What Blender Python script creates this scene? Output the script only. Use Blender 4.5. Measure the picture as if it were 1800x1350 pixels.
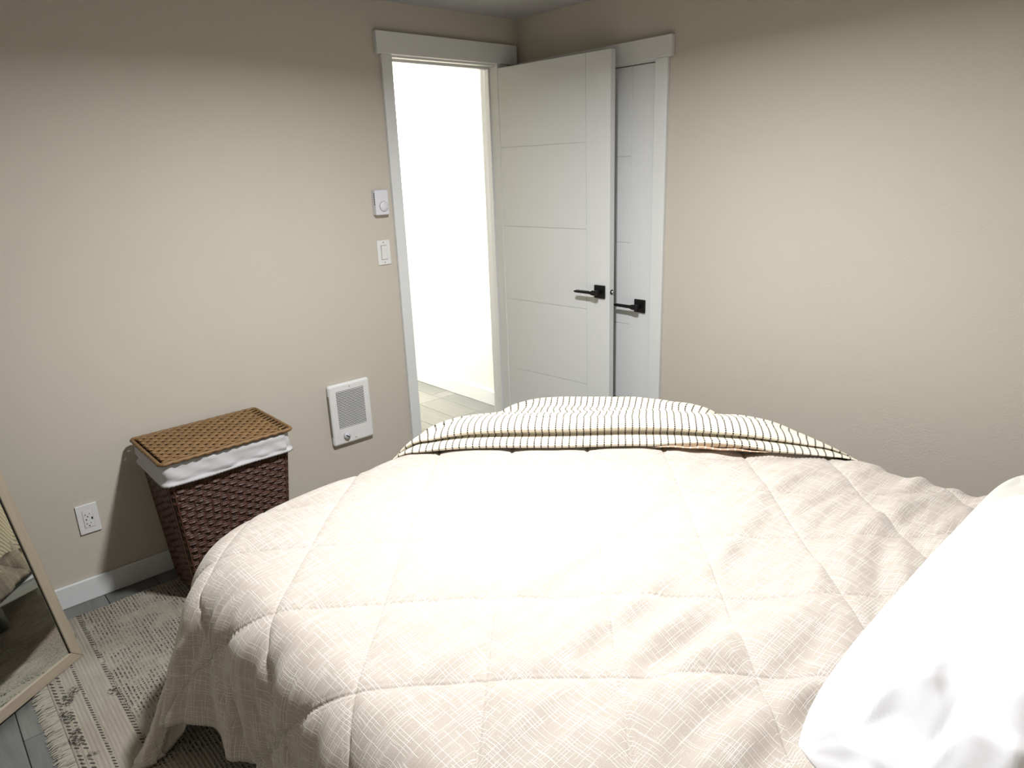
import bpy, bmesh, math, random
import numpy as np
from mathutils import Vector, Matrix, Quaternion

random.seed(7)
for o in list(bpy.data.objects):
    bpy.data.objects.remove(o)
sc = bpy.context.scene
COL = sc.collection

# ------------------------------------------------------------------ camera
cam_d = bpy.data.cameras.new('camera')
cam_d.sensor_fit = 'HORIZONTAL'
cam_d.sensor_width = 36.0
cam_d.lens = 1223.4 / 1800 * 36.0
cam_d.clip_start = 0.02
cam = bpy.data.objects.new('camera', cam_d)
COL.objects.link(cam)
_f = Vector((0.63494412, 0.71360473, -0.29599704))
_r = Vector((0.73913083, -0.67259799, -0.03602175))
_u = Vector((0.2247923, 0.19590874, 0.9545094))
cam.matrix_world = Matrix(((_r.x, _u.x, -_f.x, -2.6913), (_r.y, _u.y, -_f.y, -2.8872),
                           (_r.z, _u.z, -_f.z, 1.5476), (0, 0, 0, 1)))
sc.camera = cam

# ------------------------------------------------------------------ world and exposure
w = bpy.data.worlds.new('world')
sc.world = w
w.use_nodes = True
w.node_tree.nodes['Background'].inputs[0].default_value = (0.9, 0.93, 1.0, 1)
w.node_tree.nodes['Background'].inputs[1].default_value = 0.02
sc.view_settings.view_transform = 'Standard'
sc.view_settings.look = 'None'
sc.view_settings.gamma = 1.0
sc.view_settings.use_curve_mapping = False
sc.view_settings.exposure = 0.0
ROOM_LIGHT_W = 62.0
HALL_LIGHT_W = 185.0
ROOM_LIGHT_POS = (-1.53, -1.60, 2.235)
HALL_LIGHT_POS = (-0.27, 1.45, 2.235)

# ------------------------------------------------------------------ helpers
WL = {}          # world location of every object made (no rotations above parts unless stated)


def wl(o):
    return WL.get(o.name, Vector((0, 0, 0))) if o else Vector((0, 0, 0))


def tag(o, label=None, cat=None, group=None, kind=None):
    if label: o['label'] = label
    if cat: o['category'] = cat
    if group: o['group'] = group
    if kind: o['kind'] = kind
    return o


def empty(name, loc, label=None, cat=None, group=None, kind=None):
    o = bpy.data.objects.new(name, None)
    o.empty_display_size = 0.05
    COL.objects.link(o)
    o.location = loc
    WL[o.name] = Vector(loc)
    return tag(o, label, cat, group, kind)


def link(name, me, mat, parent=None, loc=(0, 0, 0), smooth=False):
    """loc is in world coordinates; mesh vertices are relative to loc"""
    o = bpy.data.objects.new(name, me)
    COL.objects.link(o)
    if mat is not None and len(me.materials) == 0:
        me.materials.append(mat)
    if parent is not None:
        o.parent = parent
    o.location = Vector(loc) - wl(parent)
    WL[o.name] = Vector(loc)
    if smooth:
        for p in me.polygons:
            p.use_smooth = True
    return o


def bm_mesh(bm, name):
    me = bpy.data.meshes.new(name)
    bmesh.ops.recalc_face_normals(bm, faces=bm.faces)
    bm.to_mesh(me)
    bm.free()
    return me


def add_box(bm, lo, hi):
    vs = [bm.verts.new((x, y, z)) for x in (lo[0], hi[0]) for y in (lo[1], hi[1]) for z in (lo[2], hi[2])]
    for f in ((0, 1, 3, 2), (4, 6, 7, 5), (0, 4, 5, 1), (2, 3, 7, 6), (0, 2, 6, 4), (1, 5, 7, 3)):
        bm.faces.new([vs[i] for i in f])


def box_mesh(name, size, bevel=0.0, seg=2):
    bm = bmesh.new()
    h = [s / 2 for s in size]
    add_box(bm, [-a for a in h], h)
    if bevel:
        bmesh.ops.bevel(bm, geom=list(bm.edges), offset=bevel, segments=seg, affect='EDGES', profile=0.5)
    return bm_mesh(bm, name)


def box(name, lo, hi, mat, parent=None, bevel=0.0, seg=2):
    size = [hi[i] - lo[i] for i in range(3)]
    c = [(hi[i] + lo[i]) / 2 for i in range(3)]
    return link(name, box_mesh(name, size, bevel, seg), mat, parent, c, smooth=False)


def boxes(name, lst, mat, parent=None):
    bm = bmesh.new()
    for lo, hi in lst:
        add_box(bm, lo, hi)
    return link(name, bm_mesh(bm, name), mat, parent)


def tube_mesh(name, pts, rad, n=8, closed=False, squash=None):
    """swept round tube through pts (list of Vector); rad may be a list"""
    pts = [Vector(p) for p in pts]
    N = len(pts)
    bm = bmesh.new()
    rings = []
    up = Vector((0, 0, 1))
    for i, p in enumerate(pts):
        a = pts[(i - 1) % N] if (closed or i > 0) else p
        b = pts[(i + 1) % N] if (closed or i < N - 1) else p
        t = (b - a).normalized()
        ref = up if abs(t.dot(up)) < 0.95 else Vector((1, 0, 0))
        s = t.cross(ref).normalized()
        v = s.cross(t)
        r = rad[i] if isinstance(rad, (list, tuple)) else rad
        ring = []
        for k in range(n):
            A = 2 * math.pi * k / n
            ka, kb = (squash if squash else (1, 1))
            ring.append(bm.verts.new(p + s * (r * ka * math.cos(A)) + v * (r * kb * math.sin(A))))
        rings.append(ring)
    M = N if closed else N - 1
    for i in range(M):
        a, b = rings[i], rings[(i + 1) % N]
        for k in range(n):
            bm.faces.new((a[k], a[(k + 1) % n], b[(k + 1) % n], b[k]))
    if not closed:
        bm.faces.new(rings[0][::-1])
        bm.faces.new(rings[-1])
    return bm_mesh(bm, name)


def lathe_mesh(name, prof, n=32, axis='Z'):
    """prof: list of (r, h)"""
    bm = bmesh.new()
    rings = []
    for r, h in prof:
        if r < 1e-6:
            rings.append([bm.verts.new((0, 0, h))])
        else:
            rings.append([bm.verts.new((r * math.cos(2 * math.pi * k / n), r * math.sin(2 * math.pi * k / n), h)) for k in range(n)])
    for a, b in zip(rings[:-1], rings[1:]):
        for k in range(n):
            k2 = (k + 1) % n
            if len(a) == 1:
                bm.faces.new((a[0], b[k], b[k2]))
            elif len(b) == 1:
                bm.faces.new((a[k], b[0], a[k2]))
            else:
                bm.faces.new((a[k], b[k], b[k2], a[k2]))
    if axis == 'Y-':     # height points to -y
        bmesh.ops.rotate(bm, verts=bm.verts, cent=(0, 0, 0), matrix=Matrix.Rotation(math.pi / 2, 3, 'X'))
    elif axis == 'X-':
        bmesh.ops.rotate(bm, verts=bm.verts, cent=(0, 0, 0), matrix=Matrix.Rotation(-math.pi / 2, 3, 'Y'))
    elif axis == 'Z-':
        bmesh.ops.rotate(bm, verts=bm.verts, cent=(0, 0, 0), matrix=Matrix.Rotation(math.pi, 3, 'X'))
    return bm_mesh(bm, name)


def grid_mesh(name, P, UV=None, flip=False):
    """P: (n, m, 3) array"""
    n, m = P.shape[:2]
    idx = np.arange(n * m).reshape(n, m)
    q = np.stack([idx[:-1, :-1], idx[1:, :-1], idx[1:, 1:], idx[:-1, 1:]], -1).reshape(-1, 4)
    if flip: q = q[:, ::-1]
    me = bpy.data.meshes.new(name)
    me.from_pydata(P.reshape(-1, 3).tolist(), [], q.tolist())
    if UV is not None:
        uvl = me.uv_layers.new(name='UVMap')
        li = np.empty(len(me.loops), dtype=np.int32)
        me.loops.foreach_get('vertex_index', li)
        uvl.data.foreach_set('uv', UV.reshape(-1, 2)[li].astype(np.float32).ravel())
    me.update()
    return me


def vnoise(x, y, seed=0):
    """smooth value noise in -1..1, vectorised"""
    xi = np.floor(x).astype(np.int64); yi = np.floor(y).astype(np.int64)
    fx = x - xi; fy = y - yi
    fx = fx * fx * (3 - 2 * fx); fy = fy * fy * (3 - 2 * fy)

    def h(a, b):
        k = (a * 374761393 + b * 668265263 + seed * 1442695041) & 0xffffffff
        k = ((k ^ (k >> 13)) * 1274126177) & 0xffffffff
        k = k ^ (k >> 16)
        return (k & 0xffff) / 32767.5 - 1
    return (h(xi, yi) * (1 - fx) + h(xi + 1, yi) * fx) * (1 - fy) + (h(xi, yi + 1) * (1 - fx) + h(xi + 1, yi + 1) * fx) * fy


def sstep(a, b, x):
    t = np.clip((x - a) / (b - a), 0, 1)
    return t * t * (3 - 2 * t)


# ------------------------------------------------------------------ materials
class NT:
    def __init__(self, name, rough=0.5, spec=0.4, metallic=0.0):
        self.m = bpy.data.materials.new(name)
        self.m.use_nodes = True
        self.t = self.m.node_tree
        self.b = self.t.nodes['Principled BSDF']
        self.b.inputs['Roughness'].default_value = rough
        self.b.inputs['Specular IOR Level'].default_value = spec
        self.b.inputs['Metallic'].default_value = metallic

    def n(self, typ, **kw):
        nd = self.t.nodes.new(typ)
        for k, v in kw.items():
            setattr(nd, k, v)
        return nd

    def l(self, a, b):
        self.t.links.new(a, b)

    def val(self, sock, v):
        if hasattr(v, 'is_linked') or isinstance(v, bpy.types.NodeSocket):
            self.l(v, sock)
        else:
            sock.default_value = v

    def math(self, op, a, b=0.0, c=0.0, clamp=False):
        nd = self.n('ShaderNodeMath', operation=op, use_clamp=clamp)
        self.val(nd.inputs[0], a); self.val(nd.inputs[1], b); self.val(nd.inputs[2], c)
        return nd.outputs[0]

    def ss(self, a, b, x):
        nd = self.n('ShaderNodeMapRange', interpolation_type='SMOOTHSTEP')
        self.val(nd.inputs['Value'], x)
        nd.inputs['From Min'].default_value = a; nd.inputs['From Max'].default_value = b
        return nd.outputs['Result']

    def coord(self, which='Object'):
        return self.n('ShaderNodeTexCoord').outputs[which]

    def mapping(self, vec, scale=(1, 1, 1), rot=(0, 0, 0), loc=(0, 0, 0)):
        nd = self.n('ShaderNodeMapping')
        self.l(vec, nd.inputs['Vector'])
        nd.inputs['Scale'].default_value = scale
        nd.inputs['Rotation'].default_value = rot
        nd.inputs['Location'].default_value = loc
        return nd.outputs[0]

    def noise(self, vec, scale=5, detail=3, rough=0.5, dist=0.0):
        nd = self.n('ShaderNodeTexNoise')
        self.l(vec, nd.inputs['Vector'])
        nd.inputs['Scale'].default_value = scale
        nd.inputs['Detail'].default_value = detail
        nd.inputs['Roughness'].default_value = rough
        nd.inputs['Distortion'].default_value = dist
        return nd.outputs['Fac']

    def mix(self, fac, a, b):
        nd = self.n('ShaderNodeMix', data_type='RGBA')
        self.val(nd.inputs[0], fac)
        for s, v in ((nd.inputs[6], a), (nd.inputs[7], b)):
            if isinstance(v, bpy.types.NodeSocket): self.l(v, s)
            else: s.default_value = (*v, 1) if len(v) == 3 else v
        return nd.outputs[2]

    def base(self, c):
        if isinstance(c, bpy.types.NodeSocket): self.l(c, self.b.inputs['Base Color'])
        else: self.b.inputs['Base Color'].default_value = (*c, 1)
        return self

    def bump(self, h, strength=0.3, dist=0.002):
        nd = self.n('ShaderNodeBump')
        nd.inputs['Strength'].default_value = strength
        nd.inputs['Distance'].default_value = dist
        self.l(h, nd.inputs['Height'])
        self.l(nd.outputs[0], self.b.inputs['Normal'])
        return self

    def xyz(self, vec):
        nd = self.n('ShaderNodeSeparateXYZ')
        self.l(vec, nd.inputs[0])
        return nd.outputs

    def comb(self, x, y, z=0.0):
        nd = self.n('ShaderNodeCombineXYZ')
        self.val(nd.inputs[0], x); self.val(nd.inputs[1], y); self.val(nd.inputs[2], z)
        return nd.outputs[0]


def plain(name, col, rough=0.5, spec=0.4, metallic=0.0, var=0.03):
    m = NT(name, rough, spec, metallic)
    v = m.noise(m.coord(), 14, 2)
    m.base(m.mix(v, [c * (1 - var) for c in col], [min(1, c * (1 + var)) for c in col]))
    return m.m


def mk_wall():
    m = NT('painted_wall', 0.75, 0.25)
    c = m.coord()
    big = m.noise(c, 1.3, 2)
    m.base(m.mix(big, (0.482, 0.444, 0.382), (0.505, 0.465, 0.400)))
    n1 = m.noise(c, 95, 3, 0.55)
    n2 = m.noise(m.mapping(c, (1, 1, 1.5)), 110, 3, 0.6, 0.5)
    patch = m.ss(0.47, 0.60, m.noise(c, 3.2, 4, 0.6))
    h = m.math('ADD', m.math('MULTIPLY', n1, 0.18), m.math('MULTIPLY', m.math('MULTIPLY', m.ss(0.45, 0.60, n2), patch), 0.6))
    m.bump(h, 0.28, 0.002)
    return m.m


def mk_hall_wall():
    m = NT('hall_paint', 0.75, 0.25)
    c = m.coord()
    m.base(m.mix(m.noise(c, 1.5, 2), (0.76, 0.73, 0.62), (0.80, 0.76, 0.65)))
    m.bump(m.noise(c, 80, 3), 0.15, 0.0015)
    return m.m


def mk_ceiling():
    m = NT('popcorn_ceiling', 0.9, 0.1)
    c = m.coord()
    m.base(m.mix(m.noise(c, 40, 2), (0.54, 0.54, 0.54), (0.64, 0.64, 0.64)))
    n = m.noise(c, 140, 3, 0.6)
    m.bump(m.ss(0.42, 0.62, n), 0.9, 0.006)
    return m.m


def mk_wood_floor():
    m = NT('grey_vinyl_plank', 0.42, 0.4)
    oi = m.n('ShaderNodeObjectInfo')
    c = m.coord()
    off = m.n('ShaderNodeVectorMath', operation='ADD')
    m.l(c, off.inputs[0])
    rnd = m.math('MULTIPLY', oi.outputs['Random'], 37.0)
    m.l(m.comb(rnd, rnd, 0.0), off.inputs[1])
    g = m.noise(m.mapping(off.outputs[0], (16, 1.3, 1)), 3.0, 6, 0.62, 0.8)
    g2 = m.noise(m.mapping(off.outputs[0], (60, 3, 1)), 3.0, 4, 0.6, 0.3)
    dark = m.mix(g, (0.055, 0.059, 0.057), (0.135, 0.138, 0.128))
    lite = m.mix(g, (0.080, 0.083, 0.078), (0.19, 0.19, 0.175))
    col = m.mix(oi.outputs['Random'], dark, lite)
    col = m.mix(m.math('MULTIPLY', m.ss(0.55, 0.75, g2), 0.5), col, (0.07, 0.068, 0.062))
    m.base(col)
    m.bump(m.math('ADD', g, m.math('MULTIPLY', g2, 0.5)), 0.15, 0.001)
    return m.m


def mk_quilt():
    m = NT('linen_quilt', 0.88, 0.12)
    uv = m.coord('UV')
    u0, v0, _z = m.xyz(uv)
    seam = None
    for sgn, off_ in ((1.0, 3.271), (-1.0, 0.0)):
        g = m.math('DIVIDE', m.math('ADD', m.math('ADD', u0, m.math('MULTIPLY', v0, sgn)), off_), 0.366)
        dd = m.math('MULTIPLY', m.math('ABSOLUTE', m.math('SUBTRACT', g, m.math('ROUND', g))), 0.2588)
        groove = m.math('SUBTRACT', 1.0, m.ss(0.0008, 0.0040, dd))
        roll = m.math('MULTIPLY', m.ss(0.0035, 0.0055, dd), m.math('SUBTRACT', 1.0, m.ss(0.0065, 0.012, dd)))
        e = m.math('SUBTRACT', m.math('MULTIPLY', roll, 0.8), m.math('MULTIPLY', groove, 2.2))
        seam = e if seam is None else m.math('ADD', seam, e)
    wob = m.math('MULTIPLY', m.math('SUBTRACT', m.noise(uv, 9, 2), 0.5), 0.004)
    wob2 = m.math('MULTIPLY', m.math('SUBTRACT', m.noise(m.mapping(uv, loc=(5, 3, 0)), 9, 2), 0.5), 0.004)

    def threads(along, across, pitch, wid, seed, thr):
        q = m.math('DIVIDE', across, pitch)
        idx = m.math('FLOOR', q)
        prof = m.math('ABSOLUTE', m.math('SUBTRACT', m.math('FRACT', q), 0.5))
        ln = m.math('SUBTRACT', 1.0, m.ss(wid * 0.6, wid * 1.4, prof))
        nz = m.noise(m.comb(m.math('MULTIPLY', along, 10.0), m.math('MULTIPLY', idx, 5.37), seed), 1.0, 1)
        return m.math('MULTIPLY', ln, m.ss(thr, thr + 0.08, nz))
    uu = m.math('ADD', u0, wob); vv = m.math('ADD', v0, wob2)
    ta = m.math('MAXIMUM', threads(u0, vv, 0.0060, 0.075, 1.0, 0.49), threads(u0, vv, 0.0037, 0.10, 4.0, 0.57))
    tb = m.math('MAXIMUM', threads(v0, uu, 0.0064, 0.075, 2.0, 0.49), threads(v0, uu, 0.0040, 0.10, 7.0, 0.57))
    th = m.math('MAXIMUM', ta, tb)
    fine = m.noise(m.mapping(uv, (520, 520, 1)), 1.0, 2)
    basec = m.mix(fine, (0.318, 0.272, 0.228), (0.555, 0.503, 0.446))
    col = m.mix(m.math('MULTIPLY', th, 0.58), basec, (0.87, 0.845, 0.795))
    m.base(col)
    m.bump(m.math('ADD', m.math('MULTIPLY', seam, 1.6), m.math('ADD', th, m.math('MULTIPLY', fine, 0.4))), 0.35, 0.0012)
    m.b.inputs['Sheen Weight'].default_value = 0.15
    return m.m


def mk_throw(front=True):
    m = NT('striped_throw' if front else 'throw_reverse', 0.9, 0.1)
    uv = m.coord('UV')
    x, y, z = m.xyz(uv)
    wob = m.math('MULTIPLY', m.math('SUBTRACT', m.noise(m.mapping(uv, (3, 25, 1)), 1.0, 2), 0.5), 0.004)
    s = m.math('DIVIDE', m.math('ADD', x, wob), 0.0238)
    fr = m.math('ABSOLUTE', m.math('SUBTRACT', m.math('FRACT', s), 0.5))
    line = m.math('LESS_THAN', fr, 0.10)
    dash = m.math('GREATER_THAN', m.math('FRACT', m.math('DIVIDE', y, 0.0072)), 0.22)
    msk = m.math('MULTIPLY', line, dash)
    weave = m.noise(m.mapping(uv, (520, 520, 1)), 1.0, 2)
    if front:
        bc = m.mix(weave, (0.66, 0.60, 0.49), (0.80, 0.75, 0.64))
        m.base(m.mix(msk, bc, (0.022, 0.016, 0.013)))
    else:
        bc = m.mix(weave, (0.55, 0.36, 0.25), (0.68, 0.47, 0.34))
        m.base(m.mix(msk, bc, (0.85, 0.8, 0.7)))
    rib = m.math('SINE', m.math('MULTIPLY', y, 1400.0))
    m.bump(m.math('ADD', weave, m.math('MULTIPLY', rib, 0.25)), 0.35, 0.0015)
    return m.m


def mk_rug():
    m = NT('woven_rug', 0.95, 0.05)
    c = m.coord()
    x, y, z = m.xyz(c)
    big = m.noise(c, 2.6, 3, 0.6)
    col = m.mix(m.ss(0.38, 0.62, big), (0.250, 0.215, 0.180), (0.215, 0.168, 0.138))
    pale = m.noise(m.mapping(c, (1, 1, 1), loc=(4, 2, 0)), 3.4, 3, 0.6)
    col = m.mix(m.math('MULTIPLY', m.ss(0.52, 0.66, pale), 0.6), col, (0.33, 0.315, 0.265))
    streak = m.noise(m.mapping(c, (110, 5, 1)), 1.0, 3, 0.6)
    col = m.mix(m.math('MULTIPLY', m.ss(0.42, 0.66, streak), 0.38), col, (0.37, 0.355, 0.30))
    near = m.ss(-0.35, -0.75, m.math('ADD', x, m.math('MULTIPLY', y, 0.0)))
    col = m.mix(m.math('MULTIPLY', near, 0.45), col, (0.34, 0.33, 0.275))
    # dark dashes knotted in columns that run along y
    colx = m.math('FRACT', m.math('DIVIDE', x, 0.0145))
    stripe = m.ss(0.42, 0.55, m.math('PINGPONG', colx, 0.5))
    stripe = m.math('GREATER_THAN', m.math('SINE', m.math('MULTIPLY', x, 570.0)), 0.15)
    seg = m.noise(m.mapping(c, (105, 165, 1)), 1.0, 1, 0.5)
    dash = m.ss(0.46, 0.54, seg)
    zone = m.noise(m.mapping(c, (5.5, 7.5, 1), loc=(1.7, 0.4, 0)), 1.0, 3, 0.65)
    zm = m.ss(0.40, 0.53, zone)
    msk = m.math('MULTIPLY', m.math('MULTIPLY', stripe, dash), zm)
    # border bands of paired dashes near the fringed end (x measured from that end)
    def band(x0, wd, per, duty):
        inb = m.math('LESS_THAN', m.math('ABSOLUTE', m.math('SUBTRACT', x, x0)), wd)
        d = m.math('LESS_THAN', m.math('FRACT', m.math('DIVIDE', m.math('ADD', y, m.math('MULTIPLY', x, 0.9)), per)), duty)
        return m.math('MULTIPLY', m.math('MULTIPLY', inb, d), m.ss(0.36, 0.46, m.noise(m.mapping(c, (30, 40, 1)), 1.0, 2)))
    HX = -1.02
    bands = m.math('MAXIMUM', band(HX + 0.018, 0.0055, 0.019, 0.42), band(HX + 0.038, 0.0055, 0.019, 0.42))
    bands = m.math('MAXIMUM', bands, band(HX + 0.085, 0.0042, 0.014, 0.5))
    bands = m.math('MAXIMUM', bands, band(HX + 0.165, 0.0055, 0.016, 0.55))
    border = m.math('LESS_THAN', x, HX + 0.17)
    med = m.noise(m.mapping(c, (13, 10, 1), loc=(0.3, 0.9, 0)), 1.0, 1)
    motif = m.math('MULTIPLY', m.math('MULTIPLY', m.ss(0.60, 0.66, med), dash), border)
    msk = m.math('MULTIPLY', msk, m.math('SUBTRACT', 1.0, border))
    msk = m.math('MAXIMUM', msk, m.math('MAXIMUM', bands, motif))
    dark = m.mix(m.noise(c, 9, 2), (0.018, 0.017, 0.02), (0.04, 0.035, 0.032))
    col = m.mix(m.math('MULTIPLY', msk, 0.88), col, dark)
    m.base(col)
    rows = m.math('SINE', m.math('MULTIPLY', x, 570.0))
    pile = m.noise(c, 330, 2)
    h = m.math('SUBTRACT', m.math('ADD', m.math('MULTIPLY', rows, 0.25), pile), m.math('MULTIPLY', msk, 0.5))
    m.bump(h, 0.8, 0.004)
    return m.m


def mk_wicker(name, c0, c1, rough=0.45):
    m = NT(name, rough, 0.4)
    c = m.coord()
    oi = m.n('ShaderNodeObjectInfo')
    n = m.noise(m.mapping(c, (30, 30, 260)), 1.0, 3, 0.6)
    col = m.mix(n, c0, c1)
    m.base(m.mix(m.math('MULTIPLY', oi.outputs['Random'], 0.25), col, [a * 0.6 for a in c0]))
    m.bump(m.noise(m.mapping(c, (20, 20, 700)), 1.0, 2), 0.5, 0.0015)
    return m.m


def mk_cloth(name, col, bump=0.2, scale=900):
    m = NT(name, 0.85, 0.15)
    c = m.coord()
    m.base(m.mix(m.noise(c, 20, 2), [a * 0.97 for a in col], col))
    m.bump(m.noise(c, scale, 1), bump, 0.0006)
    return m.m


def mk_frame_wood():
    m = NT('pale_ash_wood', 0.5, 0.35)
    c = m.coord()
    g = m.noise(m.mapping(c, (90, 90, 5)), 1.0, 5, 0.6, 0.5)
    m.base(m.mix(g, (0.25, 0.205, 0.150), (0.37, 0.315, 0.240)))
    m.bump(g, 0.15, 0.0008)
    return m.m


def mk_frame_wood_h():
    m = NT('pale_ash_wood_rail', 0.5, 0.35)
    c = m.coord()
    g = m.noise(m.mapping(c, (5, 90, 90)), 1.0, 5, 0.6, 0.5)
    m.base(m.mix(g, (0.25, 0.205, 0.150), (0.37, 0.315, 0.240)))
    m.bump(g, 0.15, 0.0008)
    return m.m


def mk_emit(name, col, s):
    m = NT(name)
    m.base((0.9, 0.9, 0.9))
    m.b.inputs['Emission Color'].default_value = (*col, 1)
    m.b.inputs['Emission Strength'].default_value = s
    return m.m


M_WALL = mk_wall()
M_HALL = mk_hall_wall()
M_CEIL = mk_ceiling()
M_FLOOR = mk_wood_floor()
M_SUB = plain('floor_gap', (0.05, 0.05, 0.048), 0.8)
M_TRIM = plain('white_trim_paint', (0.635, 0.650, 0.655), 0.38, 0.45, var=0.012)
M_DOOR = plain('white_door_paint', (0.635, 0.650, 0.655), 0.36, 0.45, var=0.012)
M_GROOVE = plain('door_groove', (0.60, 0.615, 0.62), 0.4, 0.4, var=0.01)
M_BLACK = plain('matte_black_metal', (0.006, 0.006, 0.006), 0.38, 0.3, 0.0)
M_CHROME = plain('satin_nickel', (0.55, 0.53, 0.50), 0.25, 0.5, 1.0)
M_PLASTIC = plain('white_plastic', (0.66, 0.66, 0.66), 0.35, 0.5, var=0.01)
M_LILAC = plain('cool_white_plastic', (0.62, 0.62, 0.67), 0.38, 0.5, var=0.01)
M_HEATER = plain('white_enamel', (0.68, 0.68, 0.68), 0.32, 0.5, var=0.01)
M_DARK = plain('dark_void', (0.012, 0.012, 0.013), 0.8, 0.1)
M_GREYKNOB = plain('grey_knob_plastic', (0.50, 0.50, 0.56), 0.4, 0.5)
M_VENT = plain('shaded_vent_metal', (0.26, 0.24, 0.19), 0.6)
M_QUILT = mk_quilt()
M_THROW = mk_throw(True)
M_THROWB = mk_throw(False)
M_RUG = mk_rug()
M_FRINGE = mk_cloth('fringe_cotton', (0.32, 0.30, 0.245))
M_PILLOW = mk_cloth('white_pillowcase', (0.68, 0.68, 0.70), 0.12)
M_SHEET = mk_cloth('ivory_pillowcase', (0.68, 0.665, 0.615), 0.12)
M_LINER = mk_cloth('white_cotton_liner', (0.47, 0.465, 0.475), 0.3)
M_WICK = mk_wicker('dark_brown_wicker', (0.036, 0.014, 0.009), (0.120, 0.052, 0.033))
M_LID = mk_wicker('honey_brown_wicker', (0.125, 0.066, 0.024), (0.28, 0.160, 0.062), 0.55)
M_WDARK = plain('wicker_shadow_core', (0.020, 0.011, 0.007), 0.8)
M_BEDWOOD = plain('bed_base_fabric', (0.10, 0.095, 0.09), 0.8)
M_MATT = mk_cloth('mattress_ticking', (0.72, 0.70, 0.66))
M_FRAME = mk_frame_wood()
M_RAIL = mk_frame_wood_h()
M_MIRROR = NT('mirror_silver', 0.02, 0.5, 1.0).base((0.84, 0.87, 0.82)).m
M_LIGHT = mk_emit('light_diffuser', (1.0, 0.97, 0.92), 12.0)

# ------------------------------------------------------------------ the room
H = 2.2695
XL, YR = -3.40, -3.16           # left and rear wall
WT = 0.115                      # wall thickness
DX0, DX1 = -0.790, -0.158       # doorway clear opening
DZ = 2.043
CY0, CY1 = -0.882, -0.105       # closet opening along wall_right
CZ = 1.968

wb = boxes('wall_back', [((XL - WT, 0, 0), (DX0 - 0.02, WT, H)),
                         ((DX0 - 0.02, 0, DZ + 0.02), (DX1 + 0.02, WT, H)),
                         ((DX1 + 0.02, 0, 0), (WT, WT, H))], M_WALL)
tag(wb, 'beige textured wall with the open doorway, heater and hamper', kind='structure')
wr = boxes('wall_right', [((0, YR - WT, 0), (WT, CY0 - 0.02, H)),
                          ((0, CY0 - 0.02, CZ + 0.02), (WT, CY1 + 0.02, H)),
                          ((0, CY1 + 0.02, 0), (WT, 0, H))], M_WALL)
tag(wr, 'beige textured wall with the closet door at its end', kind='structure')
tag(boxes('wall_left', [((XL - WT, YR - WT, 0), (XL, 0, H))], M_WALL), 'beige wall behind the mirror side of the room', kind='structure')
tag(boxes('wall_rear', [((XL, YR - WT, 0), (0, YR, H))], M_WALL), 'beige wall at the head of the bed', kind='structure')
tag(boxes('ceiling', [((XL - WT, YR - WT, H), (0.6, 3.4, H + 0.1))], M_CEIL), 'white popcorn textured ceiling', kind='structure')
# closet interior
tag(boxes('wall_closet', [((0.55, -1.2, 0), (0.60, WT, H)), ((WT, -1.2, 0), (0.55, -1.15, H))], M_HALL), 'plain inner wall of the closet', kind='structure')
# hall beyond the doorway
HX = 0.215
tag(boxes('wall_hall_right', [((HX, WT, 0), (HX + 0.1, 3.3, H))], M_HALL), 'pale cream hallway wall seen through the doorway', kind='structure')
tag(boxes('wall_hall_left', [((-1.30, 0.98, 0), (-0.335, 3.3, H))], M_HALL), 'cream hallway wall hidden beside the doorway', kind='structure')
tag(boxes('wall_hall_end', [((-1.40, WT, 0), (-1.30, 3.4, H)), ((-1.30, 3.3, 0), (HX + 0.1, 3.4, H))], M_HALL), 'cream wall at the end of the hallway', kind='structure')

# floor: base and individual planks running along y
fl = boxes('floor', [((XL - WT, YR - WT, -0.12), (0.6, 3.4, -0.006))], M_SUB)
tag(fl, 'grey wood-look plank floor', kind='structure')
PW, PL = 0.1836, 1.22
plank_me = box_mesh('plank', (PW - 0.0022, PL - 0.0022, 0.012), 0.0012, 1)
plank_me.materials.append(M_FLOOR)


def lay_planks(x0, x1, y0, y1):
    k0 = math.floor((x0 + 2.69) / PW); k1 = math.ceil((x1 + 2.69) / PW)
    for k in range(k0, k1):
        xa = -2.69 + k * PW
        st = (-0.68 if k == 0 else -0.68 + ((k * 0.43) % 1.0) * PL)
        j = math.floor((y0 - st) / PL)
        while st + j * PL < y1:
            ya = st + j * PL
            a0, a1 = max(ya, y0), min(ya + PL, y1)
            b0, b1 = max(xa, x0), min(xa + PW, x1)
            j += 1
            if a1 - a0 < 0.02 or b1 - b0 < 0.01: continue
            if a1 - a0 > PL - 1e-4 and b1 - b0 > PW - 1e-4:
                me = plank_me
            else:
                me = box_mesh('plank_cut', (b1 - b0 - 0.0022, a1 - a0 - 0.0022, 0.012), 0.0012, 1)
                me.materials.append(M_FLOOR)
            link('plank', me, None, fl, ((b0 + b1) / 2, (a0 + a1) / 2, -0.006))


lay_planks(XL, 0.0, YR, 0.0)
lay_planks(DX0, DX1, 0.0, WT)
lay_planks(-1.30, HX, WT, 0.98)
lay_planks(-0.335, HX, 0.98, 3.3)

# baseboards
BBH, BBT = 0.089, 0.013


def baseboard(name, lo, hi, label):
    o = box(name, lo, hi, M_TRIM, None, 0.0035, 2)
    tag(o, label, kind='structure')
    return o


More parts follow.
